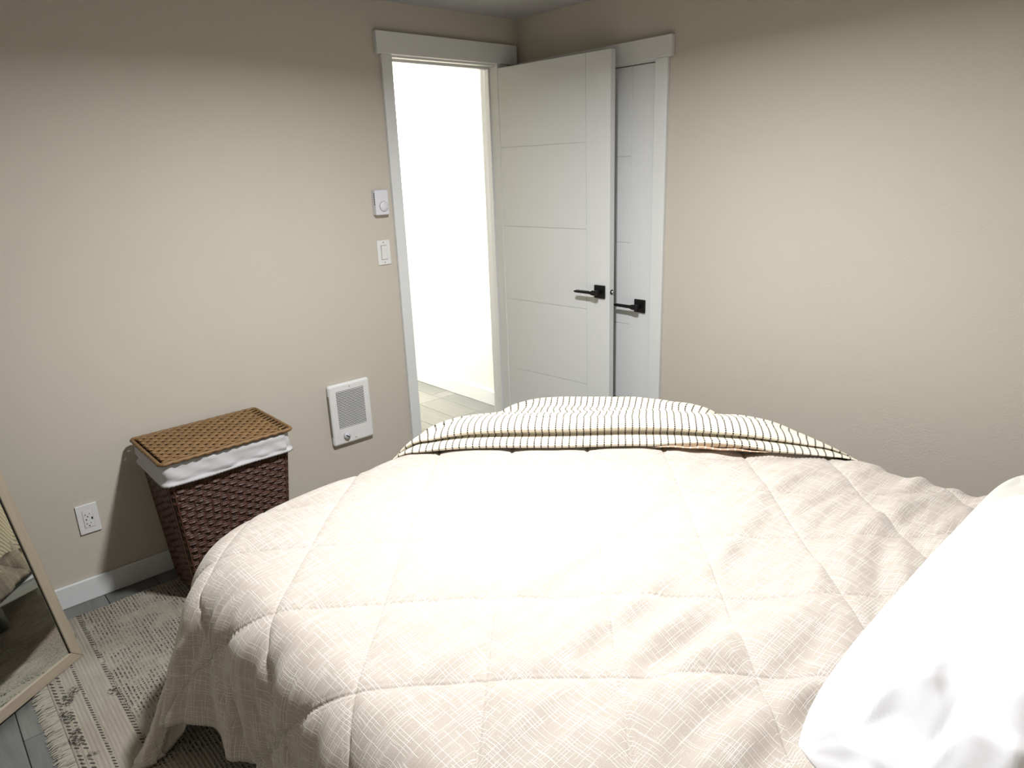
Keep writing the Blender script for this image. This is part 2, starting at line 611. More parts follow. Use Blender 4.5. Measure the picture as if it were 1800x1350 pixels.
baseboard('baseboard_back', (XL, -BBT, 0), (-0.842, 0, BBH), 'white baseboard along the doorway wall')
baseboard('baseboard_right', (-BBT, YR, 0), (0, -0.960, BBH), 'white baseboard behind the far side of the bed')
baseboard('baseboard_left', (XL, YR, 0), (XL + BBT, -BBT, BBH), 'white baseboard on the left wall')
baseboard('baseboard_rear', (XL + BBT, YR, 0), (-BBT, YR + BBT, BBH), 'white baseboard at the head of the bed')
baseboard('baseboard_hall', (HX - BBT, WT + 0.0, 0), (HX, 3.3, BBH + 0.012), 'white baseboard along the hallway wall')

# ---------------- door casings
t1 = empty('trim_1', (DX0, 0, 0), 'white flat casing around the open doorway', kind='structure')
CT = 0.018
box('casing_side', (-0.838, -CT, 0), (-0.782, 0, 2.052), M_TRIM, t1, 0.0025)
box('casing_side', (DX1 - 0.002, -CT, 0), (-0.090, 0, 2.052), M_TRIM, t1, 0.0025)
box('casing_header', (-0.8615, -CT - 0.006, 2.052), (-0.0245, 0, 2.145), M_TRIM, t1, 0.0025)
box('jamb_side', (DX0 - 0.02, -0.001, 0), (DX0, WT + 0.001, DZ), M_TRIM, t1, 0.001)
box('jamb_side', (DX1, -0.001, 0), (DX1 + 0.02, WT + 0.001, DZ), M_TRIM, t1, 0.001)
box('jamb_head', (DX0 - 0.02, -0.001, DZ), (DX1 + 0.02, WT + 0.001, DZ + 0.02), M_TRIM, t1, 0.001)
box('door_stop', (DX0, 0.042, 0), (DX0 + 0.011, 0.075, DZ), M_TRIM, t1, 0.001)
box('door_stop', (DX1 - 0.011, 0.042, 0), (DX1, 0.075, DZ), M_TRIM, t1, 0.001)
box('door_stop', (DX0 + 0.011, 0.042, DZ - 0.011), (DX1 - 0.011, 0.075, DZ), M_TRIM, t1, 0.001)
box('casing_side', (-0.85, WT, 0), (DX0 - 0.006, WT + 0.016, 2.052), M_TRIM, t1, 0.0025)
box('casing_side', (DX1 + 0.006, WT, 0), (-0.095, WT + 0.016, 2.052), M_TRIM, t1, 0.0025)
box('casing_header', (-0.86, WT, 2.052), (-0.06, WT + 0.02, 2.145), M_TRIM, t1, 0.0025)
box('strike_plate', (DX0 - 0.0005, 0.012, 0.93), (DX0 + 0.0012, 0.036, 0.985), M_BLACK, t1)

t2 = empty('trim_2', (0, CY0, 0), 'white flat casing around the closet door', kind='structure')
box('casing_side', (-CT, -0.954, 0), (0, -0.888, 1.9767), M_TRIM, t2, 0.0025)
box('casing_side', (-CT, -0.098, 0), (0, -0.030, 1.9767), M_TRIM, t2, 0.0025)
box('casing_header', (-CT - 0.006, -0.9765, 1.9767), (0, -0.026, 2.0614), M_TRIM, t2, 0.0025)
box('jamb_side', (-0.001, CY0 - 0.02, 0), (WT, CY0, CZ), M_TRIM, t2, 0.001)
box('jamb_side', (-0.001, CY1, 0), (WT, CY1 + 0.02, CZ), M_TRIM, t2, 0.001)
box('jamb_head', (-0.001, CY0 - 0.02, CZ), (WT, CY1 + 0.02, CZ + 0.02), M_TRIM, t2, 0.001)
box('strike_plate', (-0.0016, CY0 - 0.0045, 0.862), (-0.0002, CY0 + 0.0005, 0.918), M_BLACK, t2)


# ---------------- grooved slab doors (built in local coordinates: hinge at origin, width along +x, visible face at y=0 looking to -y)
def lever_handle(parent, x, z, yface, sgn, toward):
    """rosette with lever; sgn -1: sticks out to -y of the door; toward: lever direction along x"""
    hs = empty_local('door_handle', parent, (x, yface, z))
    y0, y1 = (sgn * 0.010, 0) if sgn < 0 else (0, sgn * 0.010)
    r_me = box_mesh('rosette', (0.064, 0.010, 0.064), 0.003, 2)
    local(r_me, 'rosette', M_BLACK, hs, (0, sgn * 0.005, 0))
    local(lathe_mesh('handle_neck', [(0, 0), (0.011, 0), (0.011, 0.05), (0, 0.05)], 16, 'Y-' if sgn < 0 else 'Y+'), 'handle_neck', M_BLACK, hs, (0, 0, 0), True)
    bm = bmesh.new()
    L = 0.125
    pts = [(-0.013, 0.0115), (0.0, 0.0125), (0.016, 0.0115), (0.026, 0.0075), (L - 0.012, 0.0068), (L - 0.003, 0.0045), (L, 0.0)]
    sec = []
    for px, hh in pts:
        for zz in ([hh, -hh] if hh > 0 else [0.0005, -0.0005]):
            pass
        sec.append((px * toward, hh if hh > 0 else 0.001))
    rows = []
    for px, hh in sec:
        rows.append([bm.verts.new((px, sgn * yy, zz)) for yy, zz in ((0.042, hh), (0.054, hh), (0.054, -hh), (0.042, -hh))])
    for a, b in zip(rows[:-1], rows[1:]):
        for k in range(4):
            bm.faces.new((a[k], a[(k + 1) % 4], b[(k + 1) % 4], b[k]))
    bm.faces.new(rows[0]); bm.faces.new(rows[-1])
    bmesh.ops.bevel(bm, geom=list(bm.edges), offset=0.0012, segments=1, affect='EDGES')
    local(bm_mesh(bm, 'lever'), 'lever', M_BLACK, hs, (0, 0, 0))
    return hs


def empty_local(name, parent, loc):
    # a part that itself has pieces: small hub mesh at its origin
    me = box_mesh(name, (0.02, 0.004, 0.02), 0.0008, 1)
    return local(me, name, M_BLACK, parent, loc)


def local(me, name, mat, parent, loc, smooth=False):
    o = bpy.data.objects.new(name, me)
    COL.objects.link(o)
    if mat is not None and len(me.materials) == 0: me.materials.append(mat)
    o.parent = parent
    o.location = loc
    if smooth:
        for p in me.polygons: p.use_smooth = True
    return o


def lbox(name, lo, hi, mat, parent, bevel=0.0, seg=1):
    size = [hi[i] - lo[i] for i in range(3)]
    c = [(hi[i] + lo[i]) / 2 for i in range(3)]
    return local(box_mesh(name, size, bevel, seg), name, mat, parent, c)


def slab_door(name, W, HH, zb, vx, grooves, hand_x, hand_z, toward, label, lock_bolt, both=True, thick=0.035):
    d = bpy.data.objects.new(name, None)
    COL.objects.link(d)
    tag(d, label, kind='structure')
    g = 0.0024
    dep = 0.0028
    lbox('core', (0.0, dep, zb), (W, thick - dep, zb + HH), M_GROOVE, d)
    zs = [zb] + list(grooves) + [zb + HH]
    for a, b in zip(zs[:-1], zs[1:]):
        za = a + (g / 2 if a != zb else 0); zz = b - (g / 2 if b != zb + HH else 0)
        x0, x1 = (0.0, vx - g / 2)
        lbox('panel', (x0, 0, za), (x1, dep + 0.001, zz), M_DOOR, d, 0.0009)
        lbox('panel', (x0, thick - dep - 0.001, za), (x1, thick, zz), M_DOOR, d, 0.0009)
    lbox('stile_panel', (vx + g / 2, 0, zb), (W, dep + 0.001, zb + HH), M_DOOR, d, 0.0009)
    lbox('stile_panel', (vx + g / 2, thick - dep - 0.001, zb), (W, thick, zb + HH), M_DOOR, d, 0.0009)
    lever_handle(d, hand_x, hand_z, 0.0, -1, toward)
    if both: lever_handle(d, hand_x, hand_z, thick, 1, toward)
    if lock_bolt:
        me = lathe_mesh('latch_plate', [(0, 0), (0.0125, 0), (0.0125, 0.0018), (0, 0.0018)], 20, 'Z')
        o = local(me, 'latch_plate', M_BLACK, d, (W, thick / 2, hand_z), True)
        o.rotation_euler = (0, math.pi / 2, 0)
        me = lathe_mesh('latch_bolt', [(0, 0), (0.0075, 0), (0.0075, 0.006), (0.004, 0.009), (0, 0.010)], 16, 'Z')
        b = local(me, 'latch_bolt', M_CHROME, o, (0, 0, 0.001), True)
    return d


ang = -1.5079
d1 = slab_door('door_1', 0.706, 2.022, 0.010, 0.566, [0.466, 0.86, 1.252, 1.651], 0.651, 0.957, -1,
               'white grooved door standing open with black lever handle', True)
# local x -> door direction, local -y -> the face normal (towards the room)
d1.location = (-0.1555, -0.0150, 0)
d1.rotation_euler = (0, 0, ang)
for hz in (0.22, 1.05, 1.83):
    o = local(lathe_mesh('hinge', [(0, -0.045), (0.006, -0.045), (0.006, 0.045), (0, 0.045)], 12), 'hinge', M_BLACK, d1, (-0.004, 0.017, hz), True)

d2 = slab_door('door_2', 0.771, CZ - 0.012, 0.008, 0.771 - 0.130, [0.392, 0.785, 1.184, 1.58], 0.771 - 0.061, 0.886, -1,
               'closed white grooved closet door with black lever', False, both=False)
d2.location = (0.004, CY1 - 0.003, 0)
d2.rotation_euler = (0, 0, -math.pi / 2)

# ------------------------------------------------------------------ lights (fixtures)
def ceiling_light(name, pos, label, watts, radius, col, spread=180):
    x, y, z = pos
    r = empty(name, (x, y, H), label, 'ceiling light')
    link('trim_ring', lathe_mesh('trim_ring', [(radius, 0), (radius + 0.02, 0), (radius + 0.018, 0.012), (radius, 0.014), (radius, 0)], 40, 'Z-'), M_PLASTIC, r, (x, y, H), True)
    link('diffuser', lathe_mesh('diffuser', [(0, 0.010), (radius, 0.010), (radius, 0.004), (0, 0.004)], 40, 'Z-'), M_LIGHT, r, (x, y, H), True)
    ld = bpy.data.lights.new(name + '_lamp', 'AREA')
    ld.shape = 'DISK'
    ld.size = radius * 2
    ld.energy = watts
    ld.color = col
    ld.spread = math.radians(spread)
    lo = bpy.data.objects.new(name + '_lamp', ld)
    COL.objects.link(lo)
    lo.parent = r
    lo.location = (0, 0, -0.018)
    return r


ceiling_light('ceiling_light', ROOM_LIGHT_POS, 'round flush ceiling light over the bed', ROOM_LIGHT_W, 0.075, (0.985, 0.992, 1.0), 162)
ceiling_light('hall_ceiling_light', HALL_LIGHT_POS, 'round flush ceiling light in the hallway', HALL_LIGHT_W, 0.075, (1.0, 0.985, 0.94))

# ------------------------------------------------------------------ bed
X0, X1, Y1, Y0 = -2.125, -0.540, -0.965, -2.98      # where the top starts to roll over
RR, RC = 0.085, 0.20                                # roll-over radius, plan corner radius
ZT = 0.597
LD = 0.445                                          # drop of the quilt

bed = empty('bed', ((X0 + X1) / 2, (Y0 + Y1) / 2, 0), 'low bed base with mattress under the beige quilt', 'bed')
box('base', (X0 - 0.05, Y0, 0.13), (X1 - 0.02, Y1 - 0.02, 0.33), M_BEDWOOD, bed, 0.012)
bm = bmesh.new()
add_box(bm, (X0 - 0.060, Y0, 0.33), (X1 + 0.040, Y1 + 0.040, 0.553))
bmesh.ops.bevel(bm, geom=[e_ for e_ in bm.edges if abs(e_.verts[0].co.z - e_.verts[1].co.z) > 0.1 and e_.verts[0].co.y > -2], offset=0.22, segments=6, affect='EDGES', profile=0.5)
bmesh.ops.bevel(bm, geom=[e_ for e_ in bm.edges if abs(e_.verts[0].co.z - e_.verts[1].co.z) < 0.01], offset=0.05, segments=4, affect='EDGES', profile=0.5)
link('mattress', bm_mesh(bm, 'mattress'), M_MATT, bed, (0, 0, 0))
leg_me = lathe_mesh('leg', [(0, 0.0), (0.026, 0.0), (0.034, 0.13), (0, 0.13)], 16)
leg_me.materials.append(plain('grey_leg', (0.16, 0.17, 0.15), 0.5))
for lx in (X0 + 0.03, (X0 + X1) / 2, X1 - 0.03):
    for ly in (Y0 + 0.06, (Y0 + Y1) / 2, Y1 - 0.06):
        link('leg', leg_me, None, bed, (lx, ly, 0.0125 if ly > -1.75 else 0.0), True)


def bed_map(cx, cy, off, quilt=False):
    """lay cloth coordinates (cx, cy) over the bed; off = offset along the surface normal"""
    RC = np.where(cx > (X0 + X1) / 2, 0.36, 0.20)
    qx = np.clip(cx, X0 + RC, X1 - RC)
    qy = np.minimum(cy, Y1 - RC)
    dx, dy = cx - qx, cy - qy
    dist = np.hypot(dx, dy)
    nx = np.where(dist > 1e-9, dx / np.maximum(dist, 1e-9), 0)
    ny = np.where(dist > 1e-9, dy / np.maximum(dist, 1e-9), 0)
    a = dist - RC
    on = a <= 0
    ap = np.maximum(a, 0)
    RR = 0.085 + 0.055 * np.clip(-nx, 0, 1)
    th = np.minimum(ap / RR, math.pi / 2)
    rest = np.maximum(ap - RR * math.pi / 2, 0)
    out = RR * np.sin(th) + rest * 0.05
    down = RR * (1 - np.cos(th)) + rest * 0.998
    bx = np.where(on, cx, qx + nx * RC)
    by = np.where(on, cy, qy + ny * RC)
    u = (bx - (X0 + X1) / 2) / ((X1 - X0) / 2)
    v = (by - (Y0 + Y1) / 2) / ((Y1 - Y0) / 2)
    top = ZT + 0.008 * (1 - u ** 2) * (1 - np.clip(v, 0, 1) ** 4) - 0.022 * np.clip(1 - (bx - X0) / 0.40, 0, 1) ** 2 - (0.010 + 0.014 * sstep(-1.2, -1.9, bx)) * np.clip(1 - (Y1 - by) / 0.35, 0, 1) ** 2
    x = bx + nx * out + off * nx * np.sin(th)
    y = by + ny * out + off * ny * np.sin(th)
    z = top - down + off * np.cos(th)
    return x, y, z, a, nx, ny, th, dist


# ---------------- quilt
STEP = 0.0095
cxs = np.arange(X0 - LD, X1 + LD + 1e-6, STEP)
cys = np.arange(-2.90, Y1 + LD + 1e-6, STEP)
CX, CY = np.meshgrid(cxs, cys, indexing='ij')
per = 0.366
g1 = ((CX + CY) + 3.271) / per
g2 = ((CX - CY) - 0.0) / per
d1_ = np.abs(g1 - np.round(g1)) * per / math.sqrt(2)
d2_ = np.abs(g2 - np.round(g2)) * per / math.sqrt(2)
dm = np.minimum(d1_, d2_)
puff = 0.0095 * (1 - np.exp(-(dm / 0.030) ** 1.1)) - 0.004 * np.exp(-(dm / 0.006) ** 2)
# small stitched ridge pair beside the seams
puff += 0.0022 * np.exp(-((dm - 0.010) / 0.004) ** 2)
# wrinkles that run across the bed, growing towards the pillows
wrp = CY * 1.0 + 0.05 * vnoise(CX * 2.2, CY * 2.0, 3) + 0.035 * np.sin(CX * 3.1 + 1.0)
wr_ = vnoise(CX * 2.4 + 9, wrp * 19, 5)
wr_ = np.sign(wr_) * np.abs(wr_) ** 0.8
wr2 = vnoise(CX * 5 + 2, wrp * 40, 8)
wt = sstep(-1.5, -2.35, CY) * sstep(-2.1, -1.7, CX) * (0.35 + 0.65 * sstep(-0.50, -0.80, CX)) + 0.25 * sstep(-1.2, -2.0, CY)
damp = 0.45 + 0.55 * (1 - np.exp(-(dm / 0.03) ** 2))
off = 0.008 + puff + (0.0195 * wr_ + 0.0040 * wr2) * wt * damp
off += 0.004 * vnoise(CX * 4.5, CY * 4.5, 11) + 0.0012 * vnoise(CX * 16, CY * 16, 12)
x, y, z, a, nx, ny, th, dist = bed_map(CX, CY, off)
# hem shaping on the drop
phi = np.arctan2(ny, -nx)                       # 0 on the left side, pi/2 on the foot, pi on the right
RC = np.where(CX > (X0 + X1) / 2, 0.36, 0.20)
ycn = Y1 - RC
SA = 0.45                                       # perimeter length given to a quarter turn
left = (CX < X0 + RC) & (CY <= ycn)
footm = (CY > ycn) & (CX >= X0 + RC) & (CX <= X1 - RC)
rightm = (CX > X1 - RC) & (CY <= ycn)
s = np.where(left, CY - ycn, phi * SA / (math.pi / 2))
s = np.where(footm, SA + CX - (X0 + 0.20), s)
Wf = (X1 - 0.36) - (X0 + 0.20)
cornR = (CY > ycn) & (CX > X1 - RC)
s = np.where(cornR, SA + Wf + (phi - math.pi / 2) * SA / (math.pi / 2), s)
s = np.where(rightm, 2 * SA + Wf + (ycn - CY), s)
LL = np.where(left | rightm | footm, LD, 0)
ph1 = np.where(cornR, math.pi - phi, phi)
Lc = np.minimum((LD + RC) / np.maximum(np.cos(ph1), 1e-3), (LD + RC) / np.maximum(np.sin(ph1), 1e-3)) - RC
LL = np.where(left | rightm | footm, LD, Lc)
v = np.clip((a - 0.05) / np.maximum(LL - 0.05, 1e-3), 0, 1)
wv = v ** 1.35
# default hem for this s
TX = np.clip(CX, X0 + RC, X1 - RC) + nx * RC
TY = np.minimum(CY, ycn) + ny * RC
RR = 0.085 + 0.055 * np.clip(-nx, 0, 1)
rest = LL - RR * math.pi / 2
hx0 = TX + nx * (RR + rest * 0.05); hy0 = TY + ny * (RR + rest * 0.05); hz0 = ZT - RR - rest * 0.998
ycn = Y1 - 0.20
keys = [  # hem points around the near foot corner: (s, X, Y, Z)
    (-1.70, -2.292, -2.865, 0.205), (-1.45, -2.262, -2.615, 0.195), (-1.2, -2.300, -2.365, 0.21), (-0.95, -2.270, -2.115, 0.20),
    (-0.72, -2.290, -1.885, 0.21), (-0.56, -2.285, -1.725, 0.20), (-0.475, -2.262, -1.64, 0.195),
    (-0.37, -2.248, -1.535, 0.185), (-0.275, -2.270, -1.44, 0.195), (-0.19, -2.305, -1.350, 0.190), (-0.125, -2.285, -1.275, 0.19),
    (-0.07, -2.300, -1.225, 0.205), (-0.02, -2.350, -1.175, 0.205), (0.03, -2.402, -1.128, 0.195), (0.055, -2.400, -1.095, 0.180),
    (0.095, -2.330, -1.065, 0.135), (0.135, -2.335, -1.060, 0.085), (0.21, -2.475, -1.055, 0.012), (0.24, -2.470, -1.020, 0.018), (0.30, -2.385, -0.925, 0.07),
    (0.37, -2.230, -0.872, 0.14), (0.45, -2.05, -0.855, 0.195), (0.55, -1.83, -0.862, 0.205), (0.70, -1.67, -0.845, 0.20), (0.85, -1.52, -0.866, 0.205)]
K = np.array(keys)


def smooth_interp(sv, ks, kv):
    # monotone-friendly cubic (finite-difference tangents)
    m = np.gradient(kv, ks)
    i = np.clip(np.searchsorted(ks, sv) - 1, 0, len(ks) - 2)
    h = ks[i + 1] - ks[i]
    t = np.clip((sv - ks[i]) / h, 0, 1)
    return ((2 * t ** 3 - 3 * t ** 2 + 1) * kv[i] + (t ** 3 - 2 * t ** 2 + t) * h * m[i] + (-2 * t ** 3 + 3 * t ** 2) * kv[i + 1] + (t ** 3 - t ** 2) * h * m[i + 1])


inr = (s > K[0, 0]) & (s < K[-1, 0])
bl = sstep(K[0, 0], K[0, 0] + 0.2, s) * (1 - sstep(K[-1, 0] - 0.12, K[-1, 0], s))
ddx = (smooth_interp(s, K[:, 0], K[:, 1]) - hx0) * bl * inr
ddy = (smooth_interp(s, K[:, 0], K[:, 2]) - hy0) * bl * inr
ddz = (smooth_interp(s, K[:, 0], K[:, 3]) - hz0) * bl * inr
# the far corner simply hangs, kept off the floor
far = s > K[-1, 0] - 0.12
lift = np.where(far, np.maximum(0.17 - hz0, 0), 0)
wave = np.where(far, 0.012 * np.sin(s * 2 * math.pi / 0.27 + 0.7), 0)
drop = a > 0
x = x + np.where(drop, (ddx + wave * nx) * wv, 0)
y = y + np.where(drop, (ddy + wave * ny) * wv, 0)
z = z + np.where(drop, (ddz + lift) * wv, 0)
# gathers pulled into the seams of the hanging side
gath = vnoise(s * 24 + 1.5 * vnoise(s * 5, a * 6, 21), a * 3.2, 22)
gath = np.sign(gath) * np.abs(gath) ** 1.3 + 0.35 * vnoise(s * 75, a * 5, 23)
amp = 0.015 * sstep(0.04, 0.16, a) * drop
x = x + nx * gath * amp
y = y + ny * gath * amp
z = np.maximum(z, 0.014 + 0.004 * (x < -2.0))
me = grid_mesh('quilt', np.stack([x, y, z], -1), np.stack([CX, CY], -1))
qo = link('quilt', me, M_QUILT, None, (0, 0, 0), True)
tag(qo, 'beige linen-look quilt with stitched diamonds draped over the bed', 'quilt')
sm = qo.modifiers.new('thickness', 'SOLIDIFY')
sm.thickness = 0.007
sm.offset = -1

# ---------------- striped throw laid across the far foot corner
MID = np.array([-1.010, -1.440])
DT = np.array([0.64, -0.768]); DT /= np.linalg.norm(DT)
DS = np.array([0.768, 0.64]); DS /= np.linalg.norm(DS)
prof = np.array([  # s, h : the doubled front edge, two soft rolls
    (0.060, 0.010), (0.030, 0.0095), (0.008, 0.010), (-0.006, 0.014), (-0.010, 0.021), (-0.006, 0.030), (0.006, 0.0365), (0.022, 0.039), (0.044, 0.0385), (0.056, 0.0395),
    (0.052, 0.0425), (0.040, 0.0445), (0.030, 0.049), (0.027, 0.057), (0.033, 0.066), (0.046, 0.0735), (0.066, 0.0775), (0.095, 0.079)])
NT_ = 260
ts = np.linspace(-0.97, 0.90, NT_)
NP2 = 90


def resample(p, n):
    d = np.concatenate([[0], np.cumsum(np.hypot(*np.diff(p, axis=0).T))])
    q = np.linspace(0, d[-1], n)
    i = np.clip(np.searchsorted(d, q) - 1, 0, len(d) - 2)
    m0 = np.gradient(p[:, 0], d); m1 = np.gradient(p[:, 1], d)
    return np.stack([smooth_interp(q, d, p[:, 0]), smooth_interp(q, d, p[:, 1])], -1), d[-1]


pf, plen = resample(prof, 64)
rows = []
uvs = []
for t in ts:
    A = 0.33 + 0.03 * math.sin(t * 9)
    ss_ = np.linspace(0.0, 1.15, 400)
    c = MID[None] + ss_[:, None] * DS[None] + t * DT[None]
    _, _, _, aa, *_r2 = bed_map(c[:, 0], c[:, 1], np.zeros(400))
    ok = np.where(aa < A)[0]
    smax = max(ss_[ok[-1]] if len(ok) else 0.13, 0.13)
    frontwob = 0.020 * math.sin(t * 4.3 + 0.6) + 0.006 * math.sin(t * 11)
    tp = float(sstep(0.86, 0.45, np.array(abs(t)))) * 0.72 + 0.28
    sA = pf[:, 0] + frontwob
    gapv = 0.012 * float(sstep(-0.75, -0.2, np.array(t)) * sstep(0.6, 0.15, np.array(t)))
    hA = pf[:, 1] * tp + gapv * sstep(0.040, 0.046, pf[:, 1])
    open_ = math.sin(math.pi * (t - 0.17) / 0.39) ** 0.8 if 0.17 < t < 0.56 else 0.0
    hA = hA + 0.013 * open_ * sstep(0.03, 0.0, sA)
    sA = sA + 0.008 * open_
    s2 = np.linspace(0.095, smax, NP2 + 1)[1:]
    h2 = np.full(NP2, 0.079)
    back = float(1.0)
    # slopes gently down, a second overlapped ridge further back, then a last roll
    r1 = 0.36 + 0.035 * math.sin(t * 5 + 2.0)
    r2_ = 0.55 + 0.03 * math.sin(t * 6.2 + 0.5)
    h2 = h2 - 0.042 * sstep(0.10, r1, s2) + 0.020 * sstep(r1 - 0.004, r1 + 0.030, s2) - 0.022 * sstep(r1 + 0.04, r2_, s2) + 0.013 * sstep(r2_, r2_ + 0.03, s2) - 0.02 * sstep(r2_ + 0.05, r2_ + 0.2, s2)
    nz = vnoise(s2 * 9 + 3, np.full(NP2, t * 5.0), 31) * 0.009 + vnoise(s2 * 22 + 3, np.full(NP2, t * 9.0), 32) * 0.003
    h2 = (h2 + nz - 0.012 * sstep(0.25, 0.6, s2)) * tp + gapv * (1 - sstep(0.1, 0.4, s2))
    S = np.concatenate([sA, s2 + frontwob * (1 - sstep(0.1, 0.3, s2))]); Hh = np.concatenate([hA, h2])
    zig = 0.024 * vnoise(S * 12 + 5, np.full(len(S), t * 3.0), 33) + 0.012 * np.sin(S * 14 + t * 2)
    zig = zig * sstep(0.05, 0.2, S)
    c = MID[None] + S[:, None] * DS[None] + (t + 0.35 * zig)[:, None] * DT[None]
    px, py, pz, *_ = bed_map(c[:, 0], c[:, 1], Hh + 0.012)
    rows.append(np.stack([px, py, pz], -1))
    qq = np.concatenate([np.linspace(0, plen, 64), plen + (s2 - 0.095)])
    uvs.append(np.stack([np.full(len(qq), t), qq], -1))
P = np.array(rows)
th_o = link('throw_blanket', grid_mesh('throw_blanket', P, np.array(uvs), flip=True), M_THROW, None, (0, 0, 0), True)
tag(th_o, 'cream throw with thin dark dashed stripes folded over the foot of the quilt', 'blanket')
# turned edge showing the pinkish reverse
tt = np.linspace(0.17, 0.56, 60)
rows = []; uvs = []
for t in tt:
    k = math.sin(math.pi * (t - 0.17) / 0.39) ** 0.6
    fw = 0.020 * math.sin(t * 4.3 + 0.6) + 0.006 * math.sin(t * 11)
    pp = []
    for j in range(9):
        q = j / 8
        sv = 0.02 - (0.020 + 0.022 * k) * math.sin(q * math.pi * 0.62) + fw
        hv = 0.012 + (0.001 + 0.019 * k) * q + 0.002 * math.sin(t * 60) * k * q
        pp.append((sv, hv))
    pp = np.array(pp)
    c = MID[None] + pp[:, :1] * DS[None] + t * DT[None]
    px, py, pz, *_ = bed_map(c[:, 0], c[:, 1], pp[:, 1] + 0.006)
    rows.append(np.stack([px, py, pz], -1))
    uvs.append(np.stack([np.full(9, t), np.linspace(0, 0.05, 9)], -1))
link('turned_edge', grid_mesh('turned_edge', np.array(rows), np.array(uvs), flip=True), M_THROWB, th_o, (0, 0, 0), True)


# ---------------- pillows
def pillow(name, centre, hx, hy, T, rot, mat, label, seed, crease, big=False):
    n, m_ = 170, 130
    u = np.linspace(-1, 1, n); vv = np.linspace(-1, 1, m_)
    U, V = np.meshgrid(u, vv, indexing='ij')
    Us = np.sin(U * math.pi / 2); Vs = np.sin(V * math.pi / 2)

    def side(sg):
        prof_ = (np.clip(1 - np.abs(Us) ** 2.2, 0, 1) ** 0.58) * (np.clip(1 - np.abs(Vs) ** 2.0, 0, 1) ** 0.58)
        px = Us * hx * (1 - 0.085 * np.abs(Vs) ** 3)
        py = Vs * hy * (1 - 0.16 * np.abs(Us) ** 5)
        pz = sg * T / 2 * prof_
        # radiating creases at the corners and soft wrinkles
        w_ = np.zeros_like(U)
        for sx in (-1, 1):
            for sy in (-1, 1):
                ax = (1 - sx * Us) * hx; ay = (1 - sy * Vs) * hy
                an = np.arctan2(ay, ax + 1e-6); rr = np.hypot(ax, ay)
                ridge = np.abs(((an * 3.4 + seed + 0.6 * vnoise(rr * 9, an * 2, seed)) % 1.0) - 0.5) * 2 - 0.5
                w_ += crease * ridge * np.exp(-rr / 0.16) * sstep(0.0, 0.05, rr)
        if big:
            # crumpled case end: planar facets from crossing triangle folds, fading along the pillow
            fade = np.exp(-(((Us + 1) * hx) / 0.24) ** 2) * sstep(0.0, 0.05, (Us + 1) * hx + 0.01)
            ax = Us * hx + 0.03 * vnoise(Us * 5, Vs * 5, 71); ay = Vs * hy + 0.03 * vnoise(Us * 5, Vs * 5, 72)
            for ang_, wl_, am_, ph_ in ((0.35, 0.17, 0.020, 0.1), (1.25, 0.13, 0.015, 0.35), (-0.75, 0.21, 0.018, 0.62)):
                q_ = (ax * math.sin(ang_) + ay * math.cos(ang_)) / wl_ + ph_
                w_ += am_ * (np.abs((q_ % 1.0) - 0.5) * 4 - 1) * fade
        w_ += 0.010 * vnoise(Us * 2.2 + seed, Vs * 2.6, seed + 1) + 0.006 * vnoise(Us * 3 + Vs * 2.5 + seed, Vs * 6 - Us * 3, seed + 2)
        pz = pz + w_ * np.clip(prof_ * 1.6, 0, 1) * (1 if sg > 0 else 0.3)
        return np.stack([px, py, pz], -1)
    a_, b_ = side(1), side(-1)
    bm = bmesh.new()
    for arr, fl_ in ((a_, False), (b_, True)):
        vs = [[bm.verts.new(arr[i, j]) for j in range(m_)] for i in range(n)]
        for i in range(n - 1):
            for j in range(m_ - 1):
                q = (vs[i][j], vs[i + 1][j], vs[i + 1][j + 1], vs[i][j + 1])
                bm.faces.new(q[::-1] if fl_ else q)
    bmesh.ops.remove_doubles(bm, verts=bm.verts, dist=0.0004)
    me = bm_mesh(bm, name)
    o = link(name, me, mat, None, centre, True)
    o.rotation_euler = rot
    return tag(o, label, 'pillow')


pillow('pillow', (-0.80, -2.715, 0.652), 0.46, 0.250, 0.090, (math.radians(0), 0, math.radians(0)), M_SHEET,
       'ivory pillow lying half hidden behind the big white pillow', 4, 0.012)
pillow('pillow', (-1.315, -2.735, 0.728), 0.550, 0.235, 0.240, (math.radians(-3), math.radians(-3.5), math.radians(-1)), M_PILLOW,
       'large white creased pillow in the near corner of the bed', 2, 0.008, True)

# ------------------------------------------------------------------ rug
RX0, RX1, RY0, RY1 = -2.600, -0.56, -1.75, -0.100
RT = 0.011
rug = empty('area_rug', ((RX0 + RX1) / 2, (RY0 + RY1) / 2, 0), 'cream and charcoal distressed woven rug with fringed end', 'rug')
nx_, ny_ = 160, 120
gx, gy = np.meshgrid(np.linspace(RX0, RX1, nx_), np.linspace(RY0, RY1, ny_), indexing='ij')
gz = RT + 0.0012 * vnoise(gx * 14, gy * 14, 41)
edge = np.minimum(np.minimum(gx - RX0, RX1 - gx), np.minimum(gy - RY0, RY1 - gy))
gz = np.where(edge < 1e-6, 0.001, gz)
cxr, cyr = (RX0 + RX1) / 2, (RY0 + RY1) / 2
link('rug_pile', grid_mesh('rug_pile', np.stack([gx - cxr, gy - cyr, gz], -1)), M_RUG, rug, (cxr, cyr, 0), True)
bm = bmesh.new()
rnd = random.Random(3)
yy = RY0
